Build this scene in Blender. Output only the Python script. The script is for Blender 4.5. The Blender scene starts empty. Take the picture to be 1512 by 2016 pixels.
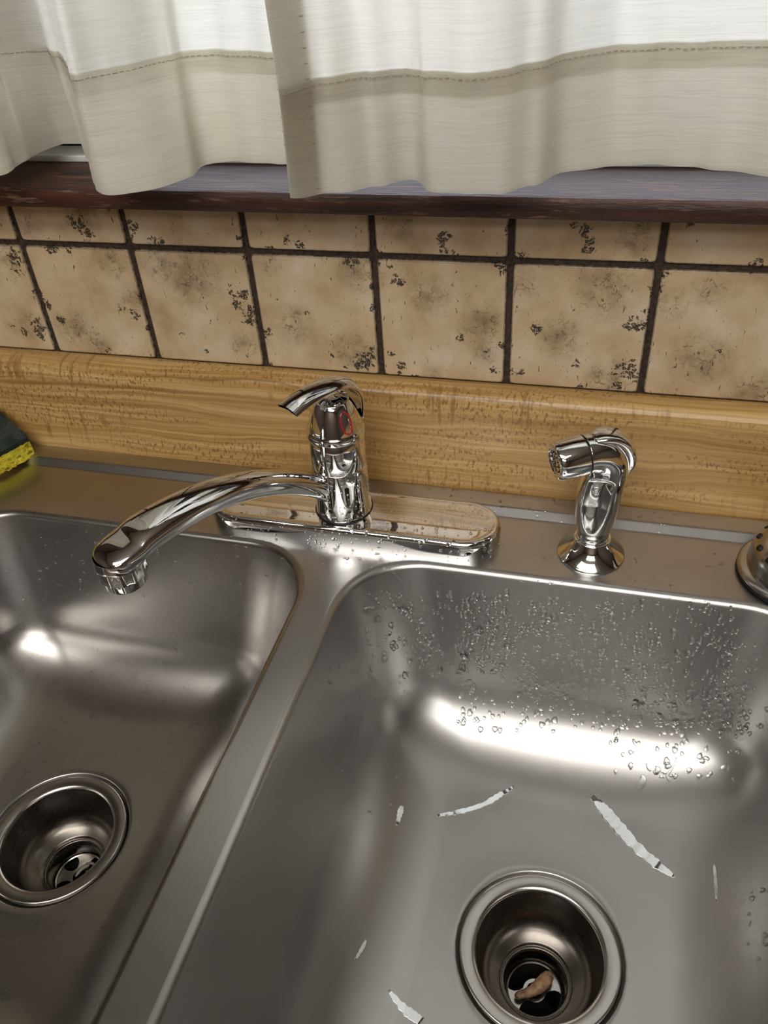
import bpy, bmesh, math, random
import numpy as np
from mathutils import Vector, Matrix
from mathutils.bvhtree import BVHTree

C = bpy.context.scene.collection
scene = bpy.context.scene
rnd = random.Random(7)

# ------------------------------------------------------------------ camera
W, H = 1512, 2016
FPX = 1594.0
CAM = Vector((0.1806, -0.6024, 0.4374))
R_ = Vector((0.9658, 0.2522, -0.0607)); U_ = Vector((-0.1096, 0.6087, 0.7858)); F_ = Vector((-0.2351, 0.7522, -0.6155))
F_.normalize(); R_ = (R_ - F_ * R_.dot(F_)).normalized(); U_ = R_.cross(F_)
cam = bpy.data.cameras.new('camera')
camo = bpy.data.objects.new('camera', cam); C.objects.link(camo)
camo.matrix_world = Matrix(((R_.x, U_.x, -F_.x, CAM.x), (R_.y, U_.y, -F_.y, CAM.y), (R_.z, U_.z, -F_.z, CAM.z), (0, 0, 0, 1)))
cam.sensor_fit = 'HORIZONTAL'; cam.sensor_width = 36.0; cam.lens = FPX * 36.0 / W
cam.clip_start = 0.005; cam.clip_end = 60
scene.camera = camo


def ray(px, py):
    return (R_ * ((px - W / 2) / FPX) - U_ * ((py - H / 2) / FPX) + F_).normalized()


def on_plane(px, py, axis, val):
    d = ray(px, py); t = (val - CAM[axis]) / d[axis]
    return CAM + d * t


# ------------------------------------------------------------------ world, exposure
scene.view_settings.view_transform = 'Standard'
scene.view_settings.look = 'None'
scene.view_settings.exposure = 0.2
scene.view_settings.gamma = 1.0
scene.view_settings.use_curve_mapping = False
world = bpy.data.worlds.new('overcast_sky'); scene.world = world
world.use_nodes = True
bg = world.node_tree.nodes['Background']
bg.inputs['Color'].default_value = (0.85, 0.90, 1.03, 1)
bg.inputs['Strength'].default_value = 3.3
SILL_Z = 0.262
WIN = (-0.240, 0.72, 0.285, 1.05)          # window opening x0 x1 z0 z1
portal = bpy.data.lights.new('window_portal', 'AREA'); portal.shape = 'RECTANGLE'
portal.size = WIN[1] - WIN[0]; portal.size_y = WIN[3] - WIN[2]; portal.cycles.is_portal = True
po = bpy.data.objects.new('window_portal', portal); C.objects.link(po)
po.location = ((WIN[0] + WIN[1]) / 2, 0.118, (WIN[2] + WIN[3]) / 2)
po.rotation_euler = (math.radians(-90), 0, 0)          # shines towards -y, into the room
LAMP_STRENGTH = 5.8                                    # ceiling fluorescent (used by its builder)


# ------------------------------------------------------------------ helpers
def link(name, me, mat=None, parent=None):
    o = bpy.data.objects.new(name, me); C.objects.link(o)
    if mat is not None:
        me.materials.clear(); me.materials.append(mat)
    if parent is not None: o.parent = parent
    return o


def mk(name, verts, faces, mat=None, parent=None, smooth=True, sharp=None):
    me = bpy.data.meshes.new(name)
    me.from_pydata([tuple(v) for v in verts], [], faces); me.update()
    bm = bmesh.new(); bm.from_mesh(me); bmesh.ops.recalc_face_normals(bm, faces=bm.faces); bm.to_mesh(me); bm.free()
    if smooth:
        me.polygons.foreach_set('use_smooth', [True] * len(me.polygons))
        if sharp is not None: me.set_sharp_from_angle(angle=math.radians(sharp))
    return link(name, me, mat, parent)


def tag(o, label, cat, group=None):
    o['label'] = label; o['category'] = cat
    if group: o['group'] = group
    return o


def struct(o, kind='structure'):
    o['kind'] = kind; return o


def empty(name, loc=(0, 0, 0)):
    o = bpy.data.objects.new(name, None); o.empty_display_size = 0.02
    C.objects.link(o); o.location = loc
    return o


def rebase(root):
    """children were built in world space: keep them there under a root that stands elsewhere"""
    for ch in root.children:
        ch.matrix_parent_inverse = Matrix.Translation(-root.location)


def box_vf(x0, x1, y0, y1, z0, z1):
    v = [(x0, y0, z0), (x1, y0, z0), (x1, y1, z0), (x0, y1, z0), (x0, y0, z1), (x1, y0, z1), (x1, y1, z1), (x0, y1, z1)]
    f = [(0, 3, 2, 1), (4, 5, 6, 7), (0, 1, 5, 4), (1, 2, 6, 5), (2, 3, 7, 6), (3, 0, 4, 7)]
    return v, f


def boxes(name, bl, mat, parent=None, bevel=0.0):
    V, Fc = [], []
    for b in bl:
        v, f = box_vf(*b); n = len(V); V += v; Fc += [tuple(i + n for i in q) for q in f]
    o = mk(name, V, Fc, mat, parent, smooth=False)
    if bevel:
        bm = bmesh.new(); bm.from_mesh(o.data)
        bmesh.ops.bevel(bm, geom=list(bm.edges), offset=bevel, segments=3, affect='EDGES', profile=0.5)
        bm.to_mesh(o.data); bm.free()
        o.data.polygons.foreach_set('use_smooth', [True] * len(o.data.polygons)); o.data.set_sharp_from_angle(angle=math.radians(40))
    return o


def rings_mesh(name, rings, mat, parent=None, cap0=False, cap1=False, closed=True, sharp=None):
    n = len(rings[0]); V = [p for r in rings for p in r]; Fc = []
    for k in range(len(rings) - 1):
        for i in range(n if closed else n - 1):
            j = (i + 1) % n
            Fc.append((k * n + i, k * n + j, (k + 1) * n + j, (k + 1) * n + i))
    if cap0: Fc.append(tuple(range(n - 1, -1, -1)))
    if cap1: Fc.append(tuple((len(rings) - 1) * n + i for i in range(n)))
    return mk(name, V, Fc, mat, parent, True, sharp)


def lathe(name, prof, mat, parent=None, c=(0, 0, 0), n=72, sharp=35, cap0=False, cap1=False, M=None):
    rings = []
    for r, z in prof:
        ring = []
        for i in range(n):
            a = 2 * math.pi * i / n
            p = Vector((r * math.cos(a), r * math.sin(a), z))
            if M is not None: p = M @ p
            ring.append(p + Vector(c))
        rings.append(ring)
    return rings_mesh(name, rings, mat, parent, cap0, cap1, True, sharp)


def catmull(P, n):
    P = [np.array(p, float) for p in P]; Q = [2 * P[0] - P[1]] + P + [2 * P[-1] - P[-2]]
    out = []
    for i in range(1, len(Q) - 2):
        for k in range(n):
            t = k / n
            out.append(0.5 * (2 * Q[i] + (Q[i + 1] - Q[i - 1]) * t + (2 * Q[i - 1] - 5 * Q[i] + 4 * Q[i + 1] - Q[i + 2]) * t * t
                              + (3 * Q[i] - Q[i - 1] - 3 * Q[i + 1] + Q[i + 2]) * t ** 3))
    out.append(P[-1])
    return out


def frames(path, up):
    up = Vector(up); T = []
    for i in range(len(path)):
        a = Vector(path[max(i - 1, 0)][:3]); b = Vector(path[min(i + 1, len(path) - 1)][:3])
        T.append((b - a).normalized())
    out = []
    for t in T:
        side = t.cross(up).normalized(); nn = side.cross(t).normalized()
        out.append((t, side, nn))
    return out


def rrect(cx, cy, hx, hy, r, n=14, nb=10):
    """rounded rectangle, constant vertex count: 4 corners of n+1, 4 sides with nb inner points"""
    pts = []
    cs = [(cx + hx - r, cy - hy + r, -90), (cx + hx - r, cy + hy - r, 0), (cx - hx + r, cy + hy - r, 90), (cx - hx + r, cy - hy + r, 180)]
    arcs = []
    for x, y, a0 in cs:
        arcs.append([(x + r * math.cos(math.radians(a0 + 90 * k / n)), y + r * math.sin(math.radians(a0 + 90 * k / n))) for k in range(n + 1)])
    for k in range(4):
        pts += arcs[k]
        a = arcs[k][-1]; b = arcs[(k + 1) % 4][0]
        pts += [(a[0] + (b[0] - a[0]) * j / (nb + 1), a[1] + (b[1] - a[1]) * j / (nb + 1)) for j in range(1, nb + 1)]
    return pts


# ------------------------------------------------------------------ materials
class Mat:
    def __init__(s, name):
        s.m = bpy.data.materials.new(name); s.m.use_nodes = True
        s.t = s.m.node_tree; s.b = s.t.nodes['Principled BSDF']; s.out = s.t.nodes['Material Output']

    def n(s, typ, **kw):
        nd = s.t.nodes.new('ShaderNode' + typ)
        for k, v in kw.items(): setattr(nd, k, v)
        return nd

    def l(s, a, b): s.t.links.new(a, b)

    def set(s, **kw):
        for k, v in kw.items():
            k = k.replace('_', ' ')
            s.b.inputs[k].default_value = v
        return s

    def coord(s, kind='Object', scale=(1, 1, 1), rot=(0, 0, 0), loc=(0, 0, 0)):
        tc = s.n('TexCoord'); mp = s.n('Mapping')
        mp.inputs['Scale'].default_value = scale; mp.inputs['Rotation'].default_value = rot; mp.inputs['Location'].default_value = loc
        s.l(tc.outputs[kind], mp.inputs['Vector']); return mp.outputs['Vector']

    def noise(s, vec, scale, detail=4, rough=0.55, dist=0.0):
        nd = s.n('TexNoise'); nd.inputs['Scale'].default_value = scale; nd.inputs['Detail'].default_value = detail
        nd.inputs['Roughness'].default_value = rough; nd.inputs['Distortion'].default_value = dist
        s.l(vec, nd.inputs['Vector']); return nd.outputs['Fac']

    def ramp(s, fac, stops, interp='LINEAR'):
        nd = s.n('ValToRGB'); cr = nd.color_ramp; cr.interpolation = interp
        while len(cr.elements) > 1: cr.elements.remove(cr.elements[-1])
        for i, (p, c) in enumerate(stops):
            if not isinstance(c, (tuple, list)): c = (c, c, c)
            e = cr.elements[0] if i == 0 else cr.elements.new(p)
            e.position = p; e.color = (*c, 1)
        s.l(fac, nd.inputs['Fac']); return nd.outputs['Color']

    def math(s, op, a, b=None, clamp=False):
        nd = s.n('Math', operation=op); nd.use_clamp = clamp
        for i, v in enumerate((a, b)):
            if v is None: continue
            if isinstance(v, (int, float)): nd.inputs[i].default_value = v
            else: s.l(v, nd.inputs[i])
        return nd.outputs[0]

    def mix(s, fac, a, b, blend='MIX'):
        nd = s.n('MixRGB', blend_type=blend)
        for k, v in (('Fac', fac), ('Color1', a), ('Color2', b)):
            if isinstance(v, (int, float)): nd.inputs[k].default_value = v
            elif isinstance(v, tuple): nd.inputs[k].default_value = (*v, 1)
            else: s.l(v, nd.inputs[k])
        return nd.outputs['Color']

    def bump(s, h, dist=0.001, strength=1.0):
        nd = s.n('Bump'); nd.inputs['Distance'].default_value = dist; nd.inputs['Strength'].default_value = strength
        s.l(h, nd.inputs['Height']); s.l(nd.outputs['Normal'], s.b.inputs['Normal']); return nd

    def base(s, col): s.l(col, s.b.inputs['Base Color'])

    def rough(s, v): s.l(v, s.b.inputs['Roughness'])


def plain(name, col, rough=0.5, metal=0.0, **kw):
    m = Mat(name); m.set(Base_Color=(*col, 1), Roughness=rough, Metallic=metal, **kw); return m.m


def steel_mat(name, brush, floor=False, base=(0.56, 0.545, 0.53), r0=0.24, r1=0.36, bump=0.00004):
    """brushed stainless: fine directional relief (brush = axis scale), random scratches, faint stains"""
    m = Mat(name); m.set(Metallic=1.0)
    v = m.coord('Object', scale=brush)
    g = m.noise(v, 1.0, 3, 0.6)
    blot = m.noise(m.coord('Object'), 9, 5, 0.6)
    m.base(m.mix(m.ramp(blot, [(0.3, 0), (0.75, 1)]), tuple(c * 0.9 for c in base), base))
    fine = m.noise(m.coord('Object'), 90, 5, 0.7)
    h = m.math('MULTIPLY', g, 0.6)
    rr = m.math('ADD', m.math('MULTIPLY', m.math('ADD', m.math('MULTIPLY', fine, 0.7), m.math('MULTIPLY', g, 0.3)), r1 - r0), r0)
    if floor:
        for i, (rot, sc) in enumerate(((0.5, (900, 14, 30)), (1.9, (900, 18, 30)), (2.8, (700, 12, 30)))):
            sv = m.coord('Object', scale=sc, rot=(0, 0, rot))
            s_ = m.ramp(m.noise(sv, 1.0, 2, 0.5), [(0.63, 0), (0.72, 1)])
            h = m.math('ADD', h, m.math('MULTIPLY', s_, 0.5))
    m.rough(rr)
    m.bump(h, bump, 0.5)
    return m.m


CHROME = plain('chrome', (0.80, 0.80, 0.81), 0.035, 1.0)
STEEL_DECK = steel_mat('brushed_steel_deck', (20, 2200, 2200), base=(0.49, 0.485, 0.475), r0=0.24, r1=0.36, bump=0.000006)
STEEL_BOWL = steel_mat('brushed_steel_bowl', (20, 1600, 1600), True, base=(0.49, 0.475, 0.46), r0=0.23, r1=0.34, bump=0.000003)
STEEL_DRAIN = steel_mat('turned_steel', (60, 60, 900), base=(0.50, 0.48, 0.455), r0=0.18, r1=0.28, bump=0.000004)
STEEL_CUP = steel_mat('shaded_steel_cup', (60, 60, 900), base=(0.20, 0.18, 0.16), r0=0.22, r1=0.34, bump=0.000006)  # base darkened to stand for the cup's dark self-reflection
BLACK_RUBBER = plain('black_rubber', (0.006, 0.006, 0.006), 0.5)
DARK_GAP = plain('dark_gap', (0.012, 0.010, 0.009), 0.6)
RED_MARK = plain('glossy_red', (0.45, 0.02, 0.025), 0.25)
WHITE_PAINT = plain('white_window_paint', (0.72, 0.72, 0.70), 0.4)
ROOM_PAINT = plain('dark_wall_panelling', (0.13, 0.095, 0.07), 0.6)
CEIL_PAINT = plain('ceiling_paint', (0.74, 0.72, 0.68), 0.9)
FLOOR_M = plain('floor_lino', (0.10, 0.075, 0.06), 0.5)


def water_mat():
    m = Mat('water'); m.set(Base_Color=(1, 1, 1, 1), Roughness=0.0, IOR=1.33)
    m.b.inputs['Transmission Weight'].default_value = 1.0
    return m.m


WATER = water_mat()


def glass_mat():
    m = Mat('window_glass'); m.t.nodes.remove(m.b)
    tr = m.n('BsdfTransparent'); gl = m.n('BsdfGlossy'); gl.inputs['Roughness'].default_value = 0.0
    fr = m.n('Fresnel'); fr.inputs['IOR'].default_value = 1.45
    mx = m.n('MixShader'); m.l(fr.outputs[0], mx.inputs[0]); m.l(tr.outputs[0], mx.inputs[1]); m.l(gl.outputs[0], mx.inputs[2])
    m.l(mx.outputs[0], m.out.inputs['Surface']); return m.m


def cloth_mat(name, col, trans=0.5):
    m = Mat(name)
    v = m.coord('Object', scale=(14, 14, 2600)); slub = m.noise(v, 1.0, 3, 0.6)
    v2 = m.coord('Object', scale=(30, 30, 1000)); slub2 = m.noise(v2, 1.0, 4, 0.65)
    blot = m.noise(m.coord('Object'), 14, 4, 0.6)
    k = m.math('ADD', m.math('MULTIPLY', slub, 0.5), m.math('MULTIPLY', slub2, 0.5))
    c = m.mix(m.ramp(k, [(0.34, 0), (0.56, 1)]), tuple(x * 0.84 for x in col), col)
    c = m.mix(m.ramp(blot, [(0.35, 0), (0.7, 0.35)]), c, (col[0] * 0.92, col[1] * 0.90, col[2] * 0.82))
    st = m.ramp(m.noise(m.coord('Object', loc=(0.3, 0.1, 0.7)), 22, 3, 0.6), [(0.70, 0), (0.80, 0.45)])
    c = m.mix(st, c, (0.50, 0.38, 0.22))
    di = m.n('BsdfDiffuse'); tl = m.n('BsdfTranslucent'); mx = m.n('MixShader'); mx.inputs[0].default_value = trans
    bp = m.n('Bump'); bp.inputs['Distance'].default_value = 0.0004; bp.inputs['Strength'].default_value = 0.5; m.l(k, bp.inputs['Height'])
    for s in (di, tl): m.l(c, s.inputs['Color']); m.l(bp.outputs[0], s.inputs['Normal'])
    m.l(di.outputs[0], mx.inputs[1]); m.l(tl.outputs[0], mx.inputs[2]); m.l(mx.outputs[0], m.out.inputs['Surface'])
    m.t.nodes.remove(m.b); return m.m


CLOTH = cloth_mat('curtain_linen', (0.84, 0.82, 0.74))
THREAD = plain('tan_thread', (0.42, 0.36, 0.27), 0.9)


def maple_mat():
    """laminate printed as maple strips; UV: u metres along, v metres up the profile"""
    m = Mat('maple_strip_laminate')
    uv = m.coord('UV')
    warp = m.noise(m.coord('UV', scale=(5, 22, 1)), 1, 3, 0.5)
    wv = m.n('VectorMath', operation='ADD'); cmb = m.n('CombineXYZ')
    m.l(m.math('MULTIPLY', m.math('SUBTRACT', warp, 0.5), 0.030), cmb.inputs['Y']); m.l(uv, wv.inputs[0]); m.l(cmb.outputs[0], wv.inputs[1])
    def scaled(vec, sc):
        mp = m.n('Mapping'); mp.inputs['Scale'].default_value = sc; m.l(vec, mp.inputs['Vector']); return mp.outputs['Vector']
    grain = m.noise(scaled(wv.outputs[0], (3, 260, 1)), 1, 5, 0.6)
    broad = m.noise(scaled(wv.outputs[0], (2.2, 60, 1)), 1, 3, 0.5)
    br = m.n('TexBrick'); br.offset = 0.37; br.inputs['Scale'].default_value = 1.0
    br.inputs['Brick Width'].default_value = 0.43; br.inputs['Row Height'].default_value = 0.0265; br.inputs['Mortar Size'].default_value = 0.0
    br.inputs['Color1'].default_value = (0, 0, 0, 1); br.inputs['Color2'].default_value = (1, 1, 1, 1); br.inputs['Mortar'].default_value = (0.5, 0.5, 0.5, 1)
    m.l(uv, br.inputs['Vector']); strip = br.outputs['Color']
    col = m.ramp(m.math('ADD', m.math('MULTIPLY', grain, 0.55), m.math('MULTIPLY', broad, 0.45)),
                 [(0.32, (0.26, 0.125, 0.030)), (0.44, (0.47, 0.275, 0.090)), (0.56, (0.68, 0.45, 0.185)), (0.70, (0.78, 0.57, 0.29))])
    col = m.mix(m.math('MULTIPLY', strip, 0.30), col, (0.36, 0.20, 0.06))
    fl = m.noise(m.coord('UV', scale=(420, 210, 1)), 1, 2, 0.5)
    flm = m.noise(m.coord('UV', scale=(5, 38, 1), loc=(3, 1, 0)), 1, 2, 0.5)
    flk = m.math('MULTIPLY', m.ramp(fl, [(0.54, 0), (0.62, 1)]), m.ramp(flm, [(0.46, 0), (0.56, 1)]))
    col = m.mix(m.math('MULTIPLY', flk, 0.75), col, (0.25, 0.115, 0.030))
    tk = m.noise(m.coord('UV', scale=(190, 16, 1)), 1, 2, 0.5)
    tkm = m.noise(m.coord('UV', scale=(4, 30, 1), loc=(7, 4, 0)), 1, 2, 0.5)
    tck = m.math('MULTIPLY', m.ramp(tk, [(0.56, 0), (0.66, 1)]), m.ramp(tkm, [(0.5, 0), (0.6, 1)]))
    col = m.mix(m.math('MULTIPLY', tck, 0.65), col, (0.27, 0.13, 0.035))
    m.base(col); m.set(Roughness=0.28)
    m.bump(fl, 0.00025, 0.45)
    return m.m


MAPLE = maple_mat()


def sill_mat():
    m = Mat('worn_dark_varnish')
    g = m.noise(m.coord('Object', scale=(7, 130, 130)), 1, 5, 0.65)
    wear = m.noise(m.coord('Object', scale=(26, 260, 230)), 1, 5, 0.7)
    wearm = m.noise(m.coord('Object', scale=(7, 10, 10)), 1, 3, 0.5)
    col = m.ramp(g, [(0.3, (0.012, 0.004, 0.003)), (0.55, (0.060, 0.018, 0.011)), (0.75, (0.10, 0.035, 0.02))])
    wk = m.math('MULTIPLY', m.ramp(wear, [(0.56, 0), (0.66, 1)]), m.ramp(wearm, [(0.40, 0.15), (0.6, 1)]))
    col = m.mix(m.math('MULTIPLY', wk, 0.75), col, (0.30, 0.20, 0.12))
    m.base(col); m.rough(m.math('ADD', m.math('MULTIPLY', wear, 0.5), 0.20)); m.bump(wear, 0.0012, 0.8)
    return m.m


def tile_mat():
    m = Mat('mottled_cream_glaze')
    geo = m.n('NewGeometry'); P = geo.outputs['Position']
    def att(nm):
        a = m.n('Attribute', attribute_name=nm); return a.outputs['Fac']
    clump, smudge, edge = att('clump'), att('smudge'), att('edge')
    def mp(sc, loc=(0, 0, 0)):
        q = m.n('Mapping'); q.inputs['Scale'].default_value = sc; q.inputs['Location'].default_value = loc; m.l(P, q.inputs['Vector']); return q.outputs['Vector']
    big = m.noise(mp((1, 1, 1)), 22, 4, 0.55)
    col = m.ramp(big, [(0.30, (0.47, 0.33, 0.19)), (0.5, (0.64, 0.49, 0.31)), (0.68, (0.74, 0.62, 0.46))])
    # olive-brown clouds
    cl = m.noise(mp((1, 1, 1), (4, 2, 1)), 60, 6, 0.65)
    k = m.math('MULTIPLY', smudge, m.ramp(cl, [(0.36, 0), (0.66, 1)]))
    col = m.mix(m.math('MULTIPLY', k, 0.85), col, (0.175, 0.115, 0.062))
    # hair-thin brown veins in the clouds
    vo = m.n('TexVoronoi', feature='DISTANCE_TO_EDGE'); vo.inputs['Scale'].default_value = 150
    dv = m.n('VectorMath', operation='ADD'); nn = m.n('TexNoise'); nn.inputs['Scale'].default_value = 90; nn.inputs['Detail'].default_value = 4
    m.l(P, nn.inputs['Vector']); sc_ = m.n('VectorMath', operation='SCALE'); sc_.inputs['Scale'].default_value = 0.016
    m.l(nn.outputs['Color'], sc_.inputs[0]); m.l(P, dv.inputs[0]); m.l(sc_.outputs[0], dv.inputs[1]); m.l(dv.outputs[0], vo.inputs['Vector'])
    vein = m.ramp(vo.outputs['Distance'], [(0.0, 1), (0.065, 0)])
    vm = m.noise(mp((1, 1, 1), (9, 0, 3)), 130, 3, 0.6)
    vk = m.math('MULTIPLY', m.math('MULTIPLY', vein, m.ramp(vm, [(0.46, 0), (0.56, 1)])), m.math('ADD', m.math('MULTIPLY', smudge, 1.1), 0.04, True))
    col = m.mix(vk, col, (0.10, 0.065, 0.04))
    # short dark dashes scattered everywhere
    ds = m.noise(mp((420, 420, 120), (0, 0, 0)), 1, 2, 0.5, 1.2)
    col = m.mix(m.ramp(ds, [(0.700, 0), (0.715, 0.85)]), col, (0.06, 0.045, 0.035))
    # chains of small dark rings
    v2 = m.n('TexVoronoi', feature='F1'); v2.inputs['Scale'].default_value = 290; v2.inputs['Randomness'].default_value = 0.75
    m.l(dv.outputs[0], v2.inputs['Vector'])
    ring = m.ramp(v2.outputs['Distance'], [(0.05, 0.35), (0.20, 0.55), (0.30, 1), (0.50, 1), (0.62, 0)])
    cm = m.math('ADD', clump, m.math('MULTIPLY', m.math('SUBTRACT', m.noise(mp((1, 1, 1), (1, 5, 2)), 210, 3, 0.6), 0.5), 1.7))
    ck = m.math('MULTIPLY', ring, m.ramp(cm, [(0.46, 0), (0.55, 1)]))
    col = m.mix(m.math('MULTIPLY', ck, 0.93), col, (0.022, 0.018, 0.016))
    # bluish-dark worn glaze at the very edge
    ek = m.math('MULTIPLY', edge, m.ramp(m.noise(mp((1, 1, 1)), 260, 3, 0.6), [(0.35, 0.55), (0.6, 1)]))
    col = m.mix(ek, col, (0.035, 0.026, 0.024))
    m.base(col); m.set(Roughness=0.22)
    m.bump(m.noise(mp((1, 1, 1)), 160, 3, 0.5), 0.0003, 0.35)
    return m.m


TILE = tile_mat()


def grout_mat():
    m = Mat('dark_brown_grout')
    g = m.noise(m.coord('Object'), 300, 4, 0.6)
    m.base(m.ramp(g, [(0.35, (0.020, 0.012, 0.008)), (0.65, (0.075, 0.048, 0.034))])); m.set(Roughness=0.7); m.bump(g, 0.0006, 0.6)
    return m.m


GROUT = grout_mat()


def pad_mat():
    m = Mat('green_scouring_fibre')
    f = m.noise(m.coord('Object'), 900, 4, 0.7); b = m.noise(m.coord('Object', loc=(0.02, 0, 0)), 55, 3, 0.6)
    c = m.ramp(f, [(0.35, (0.004, 0.014, 0.011)), (0.6, (0.018, 0.050, 0.038)), (0.75, (0.09, 0.12, 0.10))])
    c = m.mix(m.ramp(b, [(0.4, 0), (0.62, 0.75)]), c, m.ramp(f, [(0.35, (0.02, 0.02, 0.022)), (0.7, (0.16, 0.155, 0.15))]))
    m.base(c); m.set(Roughness=0.9); m.bump(f, 0.0012, 1.0); return m.m


def sponge_mat():
    m = Mat('yellow_cellulose')
    f = m.noise(m.coord('Object'), 420, 3, 0.6); b = m.noise(m.coord('Object', scale=(1, 1, 2.4)), 130, 3, 0.6)
    c = m.ramp(b, [(0.34, (0.20, 0.16, 0.008)), (0.46, (0.72, 0.60, 0.03)), (0.7, (0.90, 0.80, 0.09))])
    m.base(c); m.set(Roughness=0.85); m.bump(m.math('ADD', b, m.math('MULTIPLY', f, 0.4)), 0.003, 1.0); return m.m


# ------------------------------------------------------------------ room shell
X0, X1, Y0, ZF, ZC = -1.7, 2.1, -3.0, -0.91, 1.49
WT = 0.14
struct(boxes('floor', [(X0, X1, Y0, WT, ZF - 0.05, ZF)], FLOOR_M))
struct(boxes('ceiling', [(X0, X1, Y0, WT, ZC, ZC + 0.05)], CEIL_PAINT))
struct(boxes('wall_left', [(X0 - 0.08, X0, Y0, WT, ZF, ZC)], ROOM_PAINT))
struct(boxes('wall_right', [(X1, X1 + 0.08, Y0, WT, ZF, ZC)], ROOM_PAINT))
struct(boxes('wall_front', [(X0 - 0.08, X1 + 0.08, Y0 - 0.08, Y0, ZF, ZC)], ROOM_PAINT))
GY = 0.0025                                        # grout face; tile faces stand at y = 0
wx0, wx1, wz0, wz1 = WIN[0] - 0.42, WIN[1] + 0.06, SILL_Z - 0.016, WIN[3] + 0.06
wall = struct(boxes('wall_back', [(X0, X1, GY, WT, ZF, wz0), (X0, wx0, GY, WT, wz0, ZC), (wx1, X1, GY, WT, wz0, ZC), (wx0, wx1, GY, WT, wz1, ZC)], GROUT))

# tiles: parts of the back wall -------------------------------------------------
PT, Z_B, Z_M, Z_TOP = 0.108, 0.0955, 0.203, 0.2465
GW = 0.0023
CLA = [(60, 290, 40), (70, 345, 25), (45, 565, 15), (95, 585, 20), (145, 560, 35), (160, 600, 25), (310, 160, 35), (345, 200, 30), (150, 440, 30), (180, 480, 25),
       (240, 540, 20), (480, 495, 17), (530, 520, 22), (550, 450, 15), (580, 570, 14), (520, 170, 30), (510, 215, 15), (620, 240, 30), (920, 430, 25), (930, 480, 22),
       (960, 440, 25), (990, 500, 25), (980, 540, 28), (1050, 590, 22), (965, 300, 14), (945, 220, 20), (715, 600, 15), (812, 660, 13), (1205, 512, 14), (1130, 228, 18),
       (1180, 245, 22), (1440, 700, 35), (1470, 670, 22), (1410, 720, 20), (1305, 680, 10), (1480, 300, 30), (1465, 410, 15), (1470, 490, 20), (1380, 305, 30),
       (200, 255, 30), (270, 262, 20), (425, 660, 16), (1060, 255, 15), (1360, 725, 14), (1070, 715, 12), (280, 150, 20)]
CLB = [(25, 320, 15), (50, 385, 25), (75, 390, 15), (235, 215, 25), (240, 265, 20), (300, 612, 18), (65, 720, 20), (60, 750, 15), (125, 760, 14), (30, 670, 15), (405, 675, 16),
       (430, 735, 18), (465, 330, 25), (285, 285, 15), (465, 640, 14), (490, 170, 15), (520, 290, 20), (600, 575, 24), (745, 165, 16), (795, 185, 22), (805, 245, 27),
       (970, 555, 28), (1010, 570, 18), (1045, 510, 20), (1060, 430, 20), (1035, 560, 18), (755, 715, 18), (540, 745, 16), (495, 745, 20), (910, 745, 20), (960, 730, 32),
       (985, 760, 22), (770, 805, 16), (920, 800, 20), (1095, 370, 18), (1085, 420, 15), (1195, 645, 8), (1320, 670, 16), (1205, 165, 12), (1470, 330, 25), (560, 288, 15),
       (1130, 330, 14), (1030, 305, 14)]
SMA = [(330, 120, 80), (300, 580, 100), (380, 630, 80), (640, 320, 90), (520, 455, 70), (750, 370, 130), (1160, 560, 80), (1420, 340, 90), (1400, 670, 90), (960, 640, 60),
       (120, 170, 60), (1060, 310, 50), (440, 300, 80), (40, 300, 80), (130, 560, 60)]
SMB = [(180, 440, 80), (390, 560, 90), (400, 660, 60), (880, 430, 110), (700, 610, 90), (550, 400, 60), (920, 780, 90), (850, 770, 60), (1250, 690, 100), (1450, 830, 90),
       (1130, 480, 60), (980, 240, 60), (1280, 420, 60), (70, 160, 70), (1000, 180, 60), (190, 745, 40)]


def wall_marks(A, B):
    out = []
    for L, ox in ((A, 0), (B, 756)):
        for x, y, r in L:
            p = on_plane(ox + x / 2, 360 + y / 2, 1, 0.0)
            out.append((p.x, p.z, r / 2 / 2450))
    return np.array(out)


CL = wall_marks(CLA, CLB); SM = wall_marks(SMA, SMB)
# the same kinds of marks go on where the photograph does not reach
for k in range(26):
    sgn = -1 if k % 2 else 1
    cx = sgn * (0.42 + 0.5 * rnd.random()) ; cz = 0.1 + 0.14 * rnd.random()
    if cx > -0.44 and cx < 0.33: continue
    CL = np.vstack([CL, (cx, cz, 0.005 + 0.004 * rnd.random())]); SM = np.vstack([SM, (cx + 0.02, cz - 0.02, 0.018)])


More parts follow.
